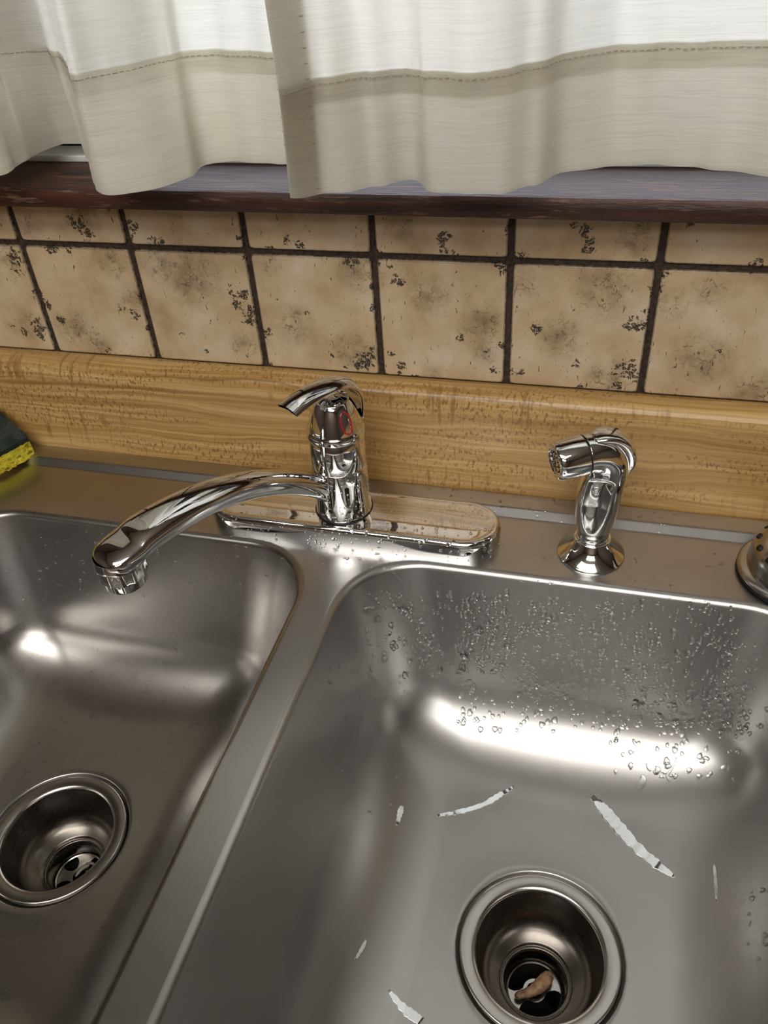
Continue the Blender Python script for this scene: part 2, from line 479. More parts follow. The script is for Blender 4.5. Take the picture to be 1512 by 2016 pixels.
def tile(x0, x1, z0, z1):
    NX, NZ = 34, max(10, int(34 * (z1 - z0) / 0.1))
    cr = 0.0035; bev = 0.0016
    xs = np.concatenate([[0, 0.3, 0.7], np.linspace(bev, (x1 - x0) - bev, NX) / bev * 1.0, [((x1 - x0) - 0.7 * bev) / bev, ((x1 - x0) - 0.3 * bev) / bev, (x1 - x0) / bev]]) * bev
    xs[1], xs[2] = 0.25 * bev, 0.6 * bev
    zs = np.concatenate([[0, 0.25 * bev, 0.6 * bev], np.linspace(bev, (z1 - z0) - bev, NZ), [(z1 - z0) - 0.6 * bev, (z1 - z0) - 0.25 * bev, (z1 - z0)]])
    V, Fc = [], []; cl, sm, ed = [], [], []
    w, h = x1 - x0, z1 - z0
    for zz in zs:
        for xx in xs:
            # rounded corner: pull the corner vertices in
            dx, dz = xx, zz
            for (sx, sz) in ((0, 0), (1, 0), (0, 1), (1, 1)):
                ux = xx if not sx else w - xx; uz = zz if not sz else h - zz
                if ux < cr and uz < cr:
                    vx, vz = cr - ux, cr - uz; L = math.hypot(vx, vz); M_ = max(vx, vz)
                    if L > 0:
                        ux2, uz2 = cr - vx * M_ / L, cr - vz * M_ / L
                        dx = ux2 if not sx else w - ux2; dz = uz2 if not sz else h - uz2
            e = min(xx, w - xx, zz, h - zz)
            yb = 0.0 if e >= bev else 0.0014 * (1 - math.sqrt(max(0, 1 - (1 - e / bev) ** 2)))
            px, pz = x0 + dx, z0 + dz
            V.append((px, yb, pz))
            d = np.hypot(CL[:, 0] - px, CL[:, 1] - pz) / CL[:, 2]; cl.append(float(max(0.0, 1 - 0.5 * d.min())))
            d = np.hypot(SM[:, 0] - px, SM[:, 1] - pz) / SM[:, 2]; sm.append(float(max(0.0, 1 - 0.75 * d.min())))
            ed.append(1.0 if e < 0.0003 else (0.55 if e < bev * 0.8 else 0.0))
    nx = len(xs); nz = len(zs)
    for j in range(nz - 1):
        for i in range(nx - 1): Fc.append((j * nx + i, j * nx + i + 1, (j + 1) * nx + i + 1, (j + 1) * nx + i))
    n0 = len(V)      # skirt back into the grout
    rim = [i for i in range(nx)] + [j * nx + nx - 1 for j in range(1, nz)] + [(nz - 1) * nx + i for i in range(nx - 2, -1, -1)] + [j * nx for j in range(nz - 2, 0, -1)]
    for k, i in enumerate(rim):
        V.append((V[i][0], GY + 0.003, V[i][2])); cl.append(0); sm.append(0); ed.append(1.0)
    for k in range(len(rim)):
        k2 = (k + 1) % len(rim); Fc.append((rim[k2], rim[k], n0 + k, n0 + k2))
    o = mk('tile', V, Fc, TILE, wall, True, 60)
    for nm, arr in (('clump', cl), ('smudge', sm), ('edge', ed)):
        a = o.data.attributes.new(nm, 'FLOAT', 'POINT'); a.data.foreach_set('value', arr)
    return o


for k in range(-6, 6):
    for z0, z1 in ((Z_B + GW, Z_M - GW), (Z_M + GW, Z_TOP)):
        tile(k * PT + GW, (k + 1) * PT - GW, z0, z1)

# window sill -------------------------------------------------------------------
def sill():
    prof = [(0.075, 0.2460), (0.0, 0.2460), (-0.033, 0.2460), (-0.0355, 0.2468), (-0.0368, 0.249), (-0.0370, 0.2545), (-0.0366, 0.2590), (-0.0352, 0.2612), (-0.032, SILL_Z), (0.0, SILL_Z), (0.075, SILL_Z)]
    n = 30; xa, xb = wx0 - 0.05, wx1 + 0.10
    rings = [[(xa + (xb - xa) * k / n, y, z) for y, z in prof] for k in range(n + 1)]
    return rings_mesh('window_sill', rings, sill_mat(), None, True, True, True, 40)


struct(sill())

# window: frame, rails, glass ---------------------------------------------------
FY = 0.066
wf = struct(empty('window_1', ((WIN[0] + WIN[1]) / 2, FY, SILL_Z)))
boxes('window_frame', [(wx0, WIN[0], FY, 0.125, SILL_Z, wz1), (WIN[1], wx1, FY, 0.125, SILL_Z, wz1), (wx0, wx1, FY, 0.125, SILL_Z, WIN[2]), (wx0, wx1, FY, 0.125, WIN[3], wz1)], WHITE_PAINT, wf, 0.0015)
boxes('window_stop', [(wx0, wx1, 0.0345, FY + 0.004, SILL_Z, SILL_Z + 0.0055)], WHITE_PAINT, wf, 0.0012)
boxes('meeting_rail', [(WIN[0], WIN[1], FY + 0.012, 0.105, 0.66, 0.695)], WHITE_PAINT, wf, 0.002)
boxes('pane', [(WIN[0] - 0.002, WIN[1] + 0.002, 0.088, 0.091, WIN[2] - 0.002, 0.662)], glass_mat(), wf)
boxes('pane', [(WIN[0] - 0.002, WIN[1] + 0.002, 0.094, 0.097, 0.690, WIN[3] + 0.002)], glass_mat(), wf)
rebase(wf)

# ceiling light -----------------------------------------------------------------
dm = Mat('lit_diffuser'); dm.set(Base_Color=(0.9, 0.9, 0.88, 1)); dm.b.inputs['Emission Color'].default_value = (1.0, 0.955, 0.89, 1); dm.b.inputs['Emission Strength'].default_value = LAMP_STRENGTH
for lab, x0, x1, y0, y1 in (('long white fluorescent ceiling light nearest the sink', -0.76, 0.78, -1.58, -1.00), ('wide white ceiling light added out of view to soften the sink highlights', -0.30, 1.00, -2.70, -2.05)):  # second one is an added, unseen light that spreads light and softens bowl highlights
    fx = tag(empty('ceiling_light', ((x0 + x1) / 2, (y0 + y1) / 2, ZC)), lab, 'ceiling light', 'ceiling lights of the kitchen')
    boxes('housing', [(x0 - 0.02, x1 + 0.02, y0 - 0.02, y1 + 0.02, ZC - 0.035, ZC)], WHITE_PAINT, fx, 0.004)
    boxes('diffuser', [(x0, x1, y0, y1, ZC - 0.075, ZC - 0.035)], dm.m, fx, 0.010)
    rebase(fx)

# countertop with coved backsplash ---------------------------------------------
SX0, SX1, SY0, SY1 = -0.425, 0.435, -0.595, -0.0272
def counter():
    root = tag(empty('countertop', (0, -0.3, -0.04)), 'maple strip laminate countertop with raised backsplash behind the sink', 'countertop')
    xa, xb = -1.6, 2.0
    prof = [(GY, -0.04), (-0.0195, -0.04), (-0.0195, 0.0)]
    prof = [(-0.0270, -0.0005), (-0.0264, 0.004), (-0.0252, 0.010), (-0.0236, 0.020), (-0.0220, 0.034), (-0.0210, 0.055), (-0.0206, 0.078)]
    for a in range(0, 91, 9):
        prof.append((-0.0085 - 0.0120 * math.cos(math.radians(a)), 0.0835 + 0.0125 * math.sin(math.radians(a))))
    prof += [(-0.004, 0.0962), (GY, 0.0962)]
    n = 60
    rings = [[(xa + (xb - xa) * k / n, y, z) for y, z in prof] for k in range(n + 1)]
    o = rings_mesh('backsplash', rings, MAPLE, root, False, False, False)
    L = [0.0]
    for a, b in zip(prof[:-1], prof[1:]): L.append(L[-1] + math.hypot(a[0] - b[0], a[1] - b[1]))
    uvl = o.data.uv_layers.new(name='UVMap')
    m = len(prof)
    for lp in o.data.loops:
        vi = lp.vertex_index; uvl.data[lp.index].uv = (o.data.vertices[vi].co.x, L[vi % m])
    ix0, ix1, iy0 = SX0 + 0.012, SX1 - 0.012, SY0 + 0.012
    t = boxes('worktop', [(xa, ix0, -0.655, GY, -0.04, -0.0008), (ix1, xb, -0.655, GY, -0.04, -0.0008), (ix0, ix1, -0.655, iy0, -0.04, -0.0008), (ix0, ix1, -0.0265, GY, -0.04, -0.0008)], MAPLE, root)
    uvl = t.data.uv_layers.new(name='UVMap')
    for lp in t.data.loops:
        co = t.data.vertices[lp.vertex_index].co; uvl.data[lp.index].uv = (co.x, co.y + co.z)
    rebase(root)


counter()

# ------------------------------------------------------------------ sink
ZD, DR = -0.1550, 0.0587
DRAINS = {'L': (-0.2003, -0.3362), 'R': (0.1860, -0.3382)}
BOWL = {'L': (-0.378, -0.0225), 'R': (0.0010, 0.3715)}
BY0, BY1 = -0.555, -0.1235
CR = 0.064
DZ_FLOOR = -0.1470
DROP = 0.0085
WALL_IN, Z_COVE = 0.032, -0.094


def bowl_profile():
    p = []
    r = 0.0062
    for a in range(0, 80, 11):
        p.append((r * math.sin(math.radians(a)), -r + r * math.cos(math.radians(a))))
    i0, z0 = p[-1]
    for k in range(1, 7):
        t = k / 6; p.append((i0 + (WALL_IN - i0) * t, z0 + (Z_COVE - z0) * t))
    cz = DZ_FLOOR - Z_COVE; cx = 0.066
    for a in range(9, 91, 9):
        s = math.radians(a)
        p.append((WALL_IN + cx * (1 - math.cos(s)) + 0.004 * math.sin(s), Z_COVE + cz * math.sin(s)))
    return p


PROF = bowl_profile()
sink = tag(empty('kitchen_sink', (0.0, -0.3, 0.0)), 'double bowl stainless steel kitchen sink set in front of the maple backsplash', 'sink')


STEEL_BOWL_WORN = steel_mat('scratched_steel_bowl', (20, 1600, 1600), True, base=(0.53, 0.525, 0.515), r0=0.27, r1=0.40, bump=0.000005)


def bowl(key):
    x0, x1 = BOWL[key]; dx, dy = DRAINS[key]
    cx, cy, hx, hy = (x0 + x1) / 2, (BY0 + BY1) / 2, (x1 - x0) / 2, (BY1 - BY0) / 2
    rings = []
    for ins, z in PROF:
        rings.append([(x, y, z) for x, y in rrect(cx, cy, hx - ins, hy - ins, max(0.03, CR - ins * 0.35))])
    last = rings[-1]; n = len(last)
    angs = [math.atan2(p[1] - dy, p[0] - dx) for p in last]
    N = 12
    for k in range(1, N + 1):
        t = k / N
        rings.append([(p[0] + (dx + DR * math.cos(a) - p[0]) * t, p[1] + (dy + DR * math.sin(a) - p[1]) * t, DZ_FLOOR) for p, a in zip(last, angs)])
    # the whole lower bowl dishes gently towards the drain
    def dish(p):
        d = math.hypot(p[0] - dx, p[1] - dy); w = min(1.0, max(0.0, (p[2] - Z_COVE) / (DZ_FLOOR - Z_COVE)))
        return (p[0], p[1], p[2] - DROP * w * w * math.exp(-(max(0.0, d - DR) / 0.072) ** 2))
    rings = [[dish(p) for p in r] for r in rings]
    zf = DZ_FLOOR - DROP
    # pressed recess that takes the drain flange
    for rr, z in ((DR - 0.0006, zf - 0.0004), (DR - 0.0012, zf - 0.0016), (DR - 0.0016, zf - 0.0030), (DR - 0.012, zf - 0.0032)):
        rings.append([(dx + rr * math.cos(a), dy + rr * math.sin(a), z) for a in angs])
    return rings_mesh('bowl', rings, STEEL_BOWL_WORN if key == 'R' else STEEL_BOWL, sink, sharp=None), rings[0]


bowlL, loopL = bowl('L'); bowlR, loopR = bowl('R')


def deck():
    bm = bmesh.new()
    outer = [(x, y, 0.0) for x, y in rrect((SX0 + SX1) / 2, (SY0 + SY1) / 2, (SX1 - SX0) / 2 - 0.0365, (SY1 - SY0) / 2 - 0.0365, 0.035, 8, 20)]
    edges = []
    for loop in (outer, loopL, loopR):
        vs = [bm.verts.new((p[0], p[1], 0.0)) for p in loop]
        edges += [bm.edges.new((vs[i], vs[(i + 1) % len(vs)])) for i in range(len(vs))]
    bmesh.ops.triangle_fill(bm, edges=edges, use_beauty=True, use_dissolve=False)
    kill = []
    for f in bm.faces:
        c = f.calc_center_median()
        for k in ('L', 'R'):
            x0, x1 = BOWL[k]
            if x0 + 0.02 < c.x < x1 - 0.02 and BY0 + 0.02 < c.y < BY1 - 0.02: kill.append(f); break
    if kill: bmesh.ops.delete(bm, geom=kill, context='FACES')
    # raised outer rim
    bm.verts.ensure_lookup_table()
    prof = [(0.0365, 0.0), (0.0305, 0.0), (0.0296, 0.0002), (0.0286, 0.0008), (0.0232, 0.0052), (0.0222, 0.0058), (0.0210, 0.0060), (0.0195, 0.0060), (0.012, 0.0060), (0.004, 0.0058), (0.001, 0.0044), (0.0, 0.0)]
    prev = None
    for ins, z in prof:
        ring = [bm.verts.new((x, y, z)) for x, y in rrect((SX0 + SX1) / 2, (SY0 + SY1) / 2, (SX1 - SX0) / 2 - ins, (SY1 - SY0) / 2 - ins, 0.035 if ins > 0.02 else 0.03, 8, 20)]
        if prev:
            n = len(ring)
            for i in range(n): bm.faces.new((prev[i], prev[(i + 1) % n], ring[(i + 1) % n], ring[i]))
        prev = ring
    bmesh.ops.remove_doubles(bm, verts=bm.verts, dist=1e-6)
    bmesh.ops.recalc_face_normals(bm, faces=bm.faces)
    if sum(f.normal.z * f.calc_area() for f in bm.faces) < 0: bmesh.ops.reverse_faces(bm, faces=bm.faces)
    me = bpy.data.meshes.new('deck'); bm.to_mesh(me); bm.free()
    me.polygons.foreach_set('use_smooth', [True] * len(me.polygons))
    return link('deck', me, STEEL_DECK, sink)


deck_o = deck()


def drain(key):
    dx, dy = DRAINS[key]
    d = empty('drain', (dx, dy, ZD)); d.parent = sink
    R = DR - 0.0034
    lathe('flange', [(R, -0.0030), (R, -0.0006), (R - 0.0005, 0.0000), (R - 0.0018, 0.0001), (0.0472, -0.0004), (0.0452, -0.0010), (0.0442, -0.0024), (0.0438, -0.0045)], STEEL_DRAIN, d, sharp=None, n=96)
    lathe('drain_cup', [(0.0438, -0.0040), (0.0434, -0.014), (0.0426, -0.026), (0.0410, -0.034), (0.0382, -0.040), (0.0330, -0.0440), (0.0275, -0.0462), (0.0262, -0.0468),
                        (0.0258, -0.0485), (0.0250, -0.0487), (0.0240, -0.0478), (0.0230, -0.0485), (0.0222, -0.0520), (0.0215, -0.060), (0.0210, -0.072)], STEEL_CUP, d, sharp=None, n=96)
    # crossbar grid at the bottom: ring, hub and four arms
    cb = empty('crossbar', (0, 0, 0)); cb.parent = d
    lathe('grid_ring', [(0.0208, -0.0660), (0.0208, -0.0640), (0.0200, -0.0634), (0.0192, -0.0640), (0.0192, -0.0660), (0.0208, -0.0660)], STEEL_DRAIN, cb, n=64)
    V, Fc = [], []
    a0 = 0.6 if key == 'R' else 0.2
    steps = 64; inner = 0.0058; outer_hub = 0.0090
    for arm in range(4 if key == 'L' else 4):
        a = a0 + arm * math.pi / 2
        if key == 'R' and arm in (1, 3): continue
        rows = []
        for rr, hw in ((inner, 0.85), (0.0080, 0.62), (0.0110, 0.40), (0.0150, 0.36), (0.0180, 0.42), (0.0198, 0.50)):
            rows.append([Vector((rr * math.cos(a + hw * s), rr * math.sin(a + hw * s), 0)) for s in (-1, -0.5, 0, 0.5, 1)])
        base = len(V)
        for zz in (-0.0652, -0.0640):
            for r_ in rows: V += [(p.x, p.y, zz) for p in r_]
        nr, nc = len(rows), 5
        for lay in range(2):
            o_ = base + lay * nr * nc
            for j in range(nr - 1):
                for i in range(nc - 1): Fc.append((o_ + j * nc + i, o_ + j * nc + i + 1, o_ + (j + 1) * nc + i + 1, o_ + (j + 1) * nc + i))
        o2 = base + nr * nc
        rim = [i for i in range(nc)] + [j * nc + nc - 1 for j in range(1, nr)] + [(nr - 1) * nc + i for i in range(nc - 2, -1, -1)] + [j * nc for j in range(nr - 2, 0, -1)]
        for q in range(len(rim)):
            i, j = rim[q], rim[(q + 1) % len(rim)]; Fc.append((base + i, base + j, o2 + j, o2 + i))
    mk('grid_arms', V, Fc, STEEL_DRAIN, cb, True, 40)
    lathe('grid_hub', [(0.0058, -0.0654), (0.0058, -0.0638), (0.0082, -0.0638), (0.0082, -0.0654), (0.0058, -0.0654)], STEEL_DRAIN, cb, n=40)
    # tailpiece: the dark pipe below
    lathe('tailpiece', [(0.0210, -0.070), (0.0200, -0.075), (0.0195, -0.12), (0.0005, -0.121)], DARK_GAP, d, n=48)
    return d


for k in ('L', 'R'): drain(k)
# children of sink were given in world coordinates except the drains (local to the drain empty)
for ch in sink.children: ch.matrix_parent_inverse = Matrix.Translation(-sink.location)
bpy.context.view_layer.update()

# ------------------------------------------------------------------ faucet
FC = Vector((-0.0160, -0.0860, 0.0))
faucet = tag(empty('kitchen_faucet', FC), 'chrome single-lever kitchen faucet with low arched spout over the left bowl', 'faucet')


def stadium(hx, hw, n=24):
    pts = []
    for s, c0 in ((1, -90), (-1, 90)):
        for k in range(n + 1):
            a = math.radians(c0 + 180 * k / n); pts.append((s * (hx - hw) + hw * math.cos(a), hw * math.sin(a)))
        a, b = pts[-1], (-s * (hx - hw), pts[-1][1])
        pts += [(a[0] + (b[0] - a[0]) * j / 12, a[1]) for j in range(1, 12)]
    return pts


def escutcheon():
    ex, ey, hx, hw = -0.0090, -0.0885, 0.1278, 0.0300
    rings = []
    for ins, z in ((0.0, 0.0), (0.0, 0.0015), (0.0003, 0.0105), (0.0008, 0.0130), (0.0017, 0.0148), (0.0030, 0.0158), (0.0044, 0.0162), (0.0056, 0.0160), (0.0066, 0.0157), (0.0082, 0.0156), (0.014, 0.0159), (0.020, 0.0161), (0.0296, 0.0162)):
        rings.append([(ex + x, ey + y, z) for x, y in stadium(hx - ins, hw - ins)])
    o = rings_mesh('escutcheon', rings, CHROME, faucet, False, True)
    return o


esc = escutcheon()
body = lathe('body', [(0.0240, 0.0160), (0.0240, 0.0174), (0.0238, 0.0180), (0.0235, 0.0188), (0.0232, 0.030), (0.0229, 0.050), (0.0228, 0.0615), (0.0225, 0.0622), (0.0223, 0.0622), (0.0223, 0.0629), (0.0227, 0.0634), (0.0227, 0.075), (0.0224, 0.0905), (0.0214, 0.0918), (0.0, 0.0918)], CHROME, faucet, FC, sharp=50, n=96)
lathe('base_gasket', [(0.0, 0.0158), (0.0247, 0.0158), (0.0248, 0.0165), (0.0244, 0.0170), (0.0238, 0.0171)], BLACK_RUBBER, faucet, FC)
handle = empty('handle', (0, 0, 0)); handle.parent = faucet
hc = lathe('handle_cap', [(0.0205, 0.0912), (0.0232, 0.0912), (0.0236, 0.0920), (0.0234, 0.0960), (0.0228, 0.0970)] + [tuple(p) for p in catmull([(0.0222, 0.0976), (0.0212, 0.1020), (0.0196, 0.1080), (0.0176, 0.1140), (0.0154, 0.1190), (0.0136, 0.1220)], 5)] + [tuple(p) for p in catmull([(0.0134, 0.1221), (0.0118, 0.1212), (0.0098, 0.1222), (0.0060, 0.1240), (0.0001, 0.1246)], 5)], CHROME, handle, FC, sharp=55, n=96)


def lever():
    d = Vector((-0.53, -0.85, 0)).normalized(); side = Vector((d.y * -1, d.x, 0)).normalized()
    # s along d, z, half width, thickness
    P = [(-0.0222, 0.0975, 0.0088, 0.0032), (-0.0226, 0.1080, 0.0100, 0.0040), (-0.0212, 0.1190, 0.0108, 0.0050), (-0.0150, 0.1280, 0.0112, 0.0058), (-0.0055, 0.1325, 0.0112, 0.0062),
         (0.0060, 0.1343, 0.0112, 0.0060), (0.0190, 0.1343, 0.0113, 0.0056), (0.0310, 0.1328, 0.0115, 0.0050), (0.0425, 0.1300, 0.0116, 0.0046)]
    Q = catmull(P, 7)
    path = [FC + d * q[0] + Vector((0, 0, q[1])) for q in Q]
    fr = []
    rings = []
    for i, q in enumerate(Q):
        a = path[max(i - 1, 0)]; b = path[min(i + 1, len(Q) - 1)]; t = (b - a).normalized()
        nn = side.cross(t).normalized()
        if nn.z < 0 and i > 6: nn = -nn
        if i <= 6 and nn.dot(d) > 0: nn = -nn
        w, th = q[2], q[3]
        ring = []
        n = 14
        for k in range(n + 1):        # crown, left to right
            a_ = math.pi * (1 - k / n); ring.append(path[i] + side * (w * math.cos(a_)) + nn * (th * math.sin(a_) + 0.0))
        for k in range(n - 1):        # hollow underside
            a_ = math.pi * ((k + 1) / n); ring.append(path[i] + side * (w * 0.90 * math.cos(a_)) + nn * (th * 0.42 * math.sin(a_) - 0.0006))
        rings.append(ring)
    # recess the open end
    c = sum(rings[-1], Vector()) / len(rings[-1]); t = (path[-1] - path[-2]).normalized()
    rings.append([c + (p - c) * 0.86 - t * 0.0001 for p in rings[-1]])
    rings.append([c + (p - c) * 0.80 - t * 0.0060 for p in rings[-2]])
    rings_mesh('lever', rings, CHROME, handle, True, True, True, 50)


lever()


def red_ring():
    # thin red oval ring on the right front of the handle cap
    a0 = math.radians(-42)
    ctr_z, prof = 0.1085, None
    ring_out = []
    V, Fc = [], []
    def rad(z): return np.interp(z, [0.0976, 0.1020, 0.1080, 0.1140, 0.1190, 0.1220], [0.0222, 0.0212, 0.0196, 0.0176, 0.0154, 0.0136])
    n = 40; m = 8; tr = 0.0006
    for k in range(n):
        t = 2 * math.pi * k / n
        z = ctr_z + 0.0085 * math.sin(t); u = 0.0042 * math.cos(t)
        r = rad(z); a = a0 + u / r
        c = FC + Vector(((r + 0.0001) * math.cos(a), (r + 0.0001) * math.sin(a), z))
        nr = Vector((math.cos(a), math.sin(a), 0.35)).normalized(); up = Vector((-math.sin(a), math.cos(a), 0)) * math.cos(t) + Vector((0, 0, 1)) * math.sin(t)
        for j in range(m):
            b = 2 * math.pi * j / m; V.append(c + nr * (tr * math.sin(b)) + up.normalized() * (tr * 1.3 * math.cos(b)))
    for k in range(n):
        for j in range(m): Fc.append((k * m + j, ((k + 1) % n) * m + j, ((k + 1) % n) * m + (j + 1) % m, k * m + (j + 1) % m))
    o = mk('red_oval_ring', V, Fc, RED_MARK, handle); o['label'] = 'thin red oval ring on the handle cap'


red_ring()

# spout ------------------------------------------------------------------------
AER = on_plane(250, 1144, 2, 0.070)
sd = Vector((AER.x - FC.x, AER.y - FC.y, 0)); REACH = sd.length; sd.normalize(); ss = Vector((-sd.y, sd.x, 0))


def spout():
    sp = empty('spout', (0, 0, 0)); sp.parent = faucet
    L = REACH - 0.004
    # s, centre z, half width, half height
    P = [(0.006, 0.0300, 0.0088, 0.0090), (0.020, 0.0455, 0.0088, 0.0090), (0.038, 0.0610, 0.0090, 0.0092), (0.060, 0.0755, 0.0097, 0.0094), (0.086, 0.0880, 0.0110, 0.0098), (0.112, 0.0958, 0.0126, 0.0101),
         (0.136, 0.0995, 0.0143, 0.0103), (0.158, 0.1003, 0.0158, 0.0104), (0.178, 0.0993, 0.0170, 0.0100), (L - 0.007, 0.0970, 0.0176, 0.0090), (L + 0.004, 0.0955, 0.0174, 0.0080), (L + 0.0125, 0.0938, 0.0150, 0.0064), (L + 0.0170, 0.0925, 0.0085, 0.0040), (L + 0.0180, 0.0920, 0.0010, 0.0008)]
    Q = catmull(P, 8); n = 40; rings = []
    for i, q in enumerate(Q):
        a = Q[max(i - 1, 0)]; b = Q[min(i + 1, len(Q) - 1)]
        t = (sd * (b[0] - a[0]) + Vector((0, 0, b[1] - a[1]))).normalized(); nn = ss.cross(t).normalized()
        if nn.z < 0: nn = -nn
        c = FC + sd * q[0] + Vector((0, 0, q[1]))
        ring = []
        for k in range(n):
            a_ = 2 * math.pi * k / n; ca, sa = math.cos(a_), math.sin(a_)
            e = 0.80
            ring.append(c + ss * (q[2] * math.copysign(abs(ca) ** e, ca)) + nn * (q[3] * math.copysign(abs(sa) ** e, sa)))
        rings.append(ring)
    rings_mesh('spout_arm', rings, CHROME, sp, True, True)
    base = Vector((AER.x, AER.y, 0))
    # collar that turns the arm down into the aerator
    lathe('outlet_collar', [(0.0160, 0.0960), (0.0172, 0.0915), (0.0173, 0.0890), (0.0168, 0.0884), (0.0, 0.0884)], CHROME, sp, base, sharp=50)
    # fluted aerator
    rings = []
    for r, z, fl in ((0.0160, 0.0886, 0), (0.0167, 0.0882, 1), (0.0166, 0.0785, 1), (0.0158, 0.0778, 0.8), (0.0150, 0.0775, 0), (0.0148, 0.0770, 0.6), (0.0146, 0.0712, 0.6), (0.0138, 0.0702, 0), (0.0115, 0.0702, 0), (0.0110, 0.0714, 0)):
        ring = []
        for k in range(96):
            a_ = 2 * math.pi * k / 96
            ph_ = (a_ * 12 / (2 * math.pi)) % 1.0 - 0.5; rr = r * (1 - fl * (1 - math.cos(math.pi / 12) / math.cos(ph_ * math.pi / 6)))
            ring.append(base + Vector((rr * math.cos(a_), rr * math.sin(a_), z)))
        rings.append(ring)
    rings_mesh('aerator', rings, CHROME, sp, False, True, True, 40)
    return sp


spout()
rebase(faucet)

# ------------------------------------------------------------------ side sprayer
SC = Vector((0.1915, -0.0895, 0.0))
spr = tag(empty('side_sprayer', SC), 'chrome pull-out side sprayer standing right of the faucet plate', 'sprayer')
lathe('base_ring', [(0.0266, 0.0), (0.0266, 0.0010), (0.0262, 0.0018), (0.0255, 0.0022), (0.0150, 0.0158), (0.0146, 0.0170), (0.0140, 0.0176), (0.0132, 0.0178), (0.0120, 0.0172)], CHROME, spr, SC, sharp=45, n=80)
ax = Vector((-0.885, -0.455, -0.10)).normalized()
ah = Vector((ax.x, ax.y, 0)).normalized(); aside = Vector((ah.y, -ah.x, 0))
if aside.y > 0: aside = -aside


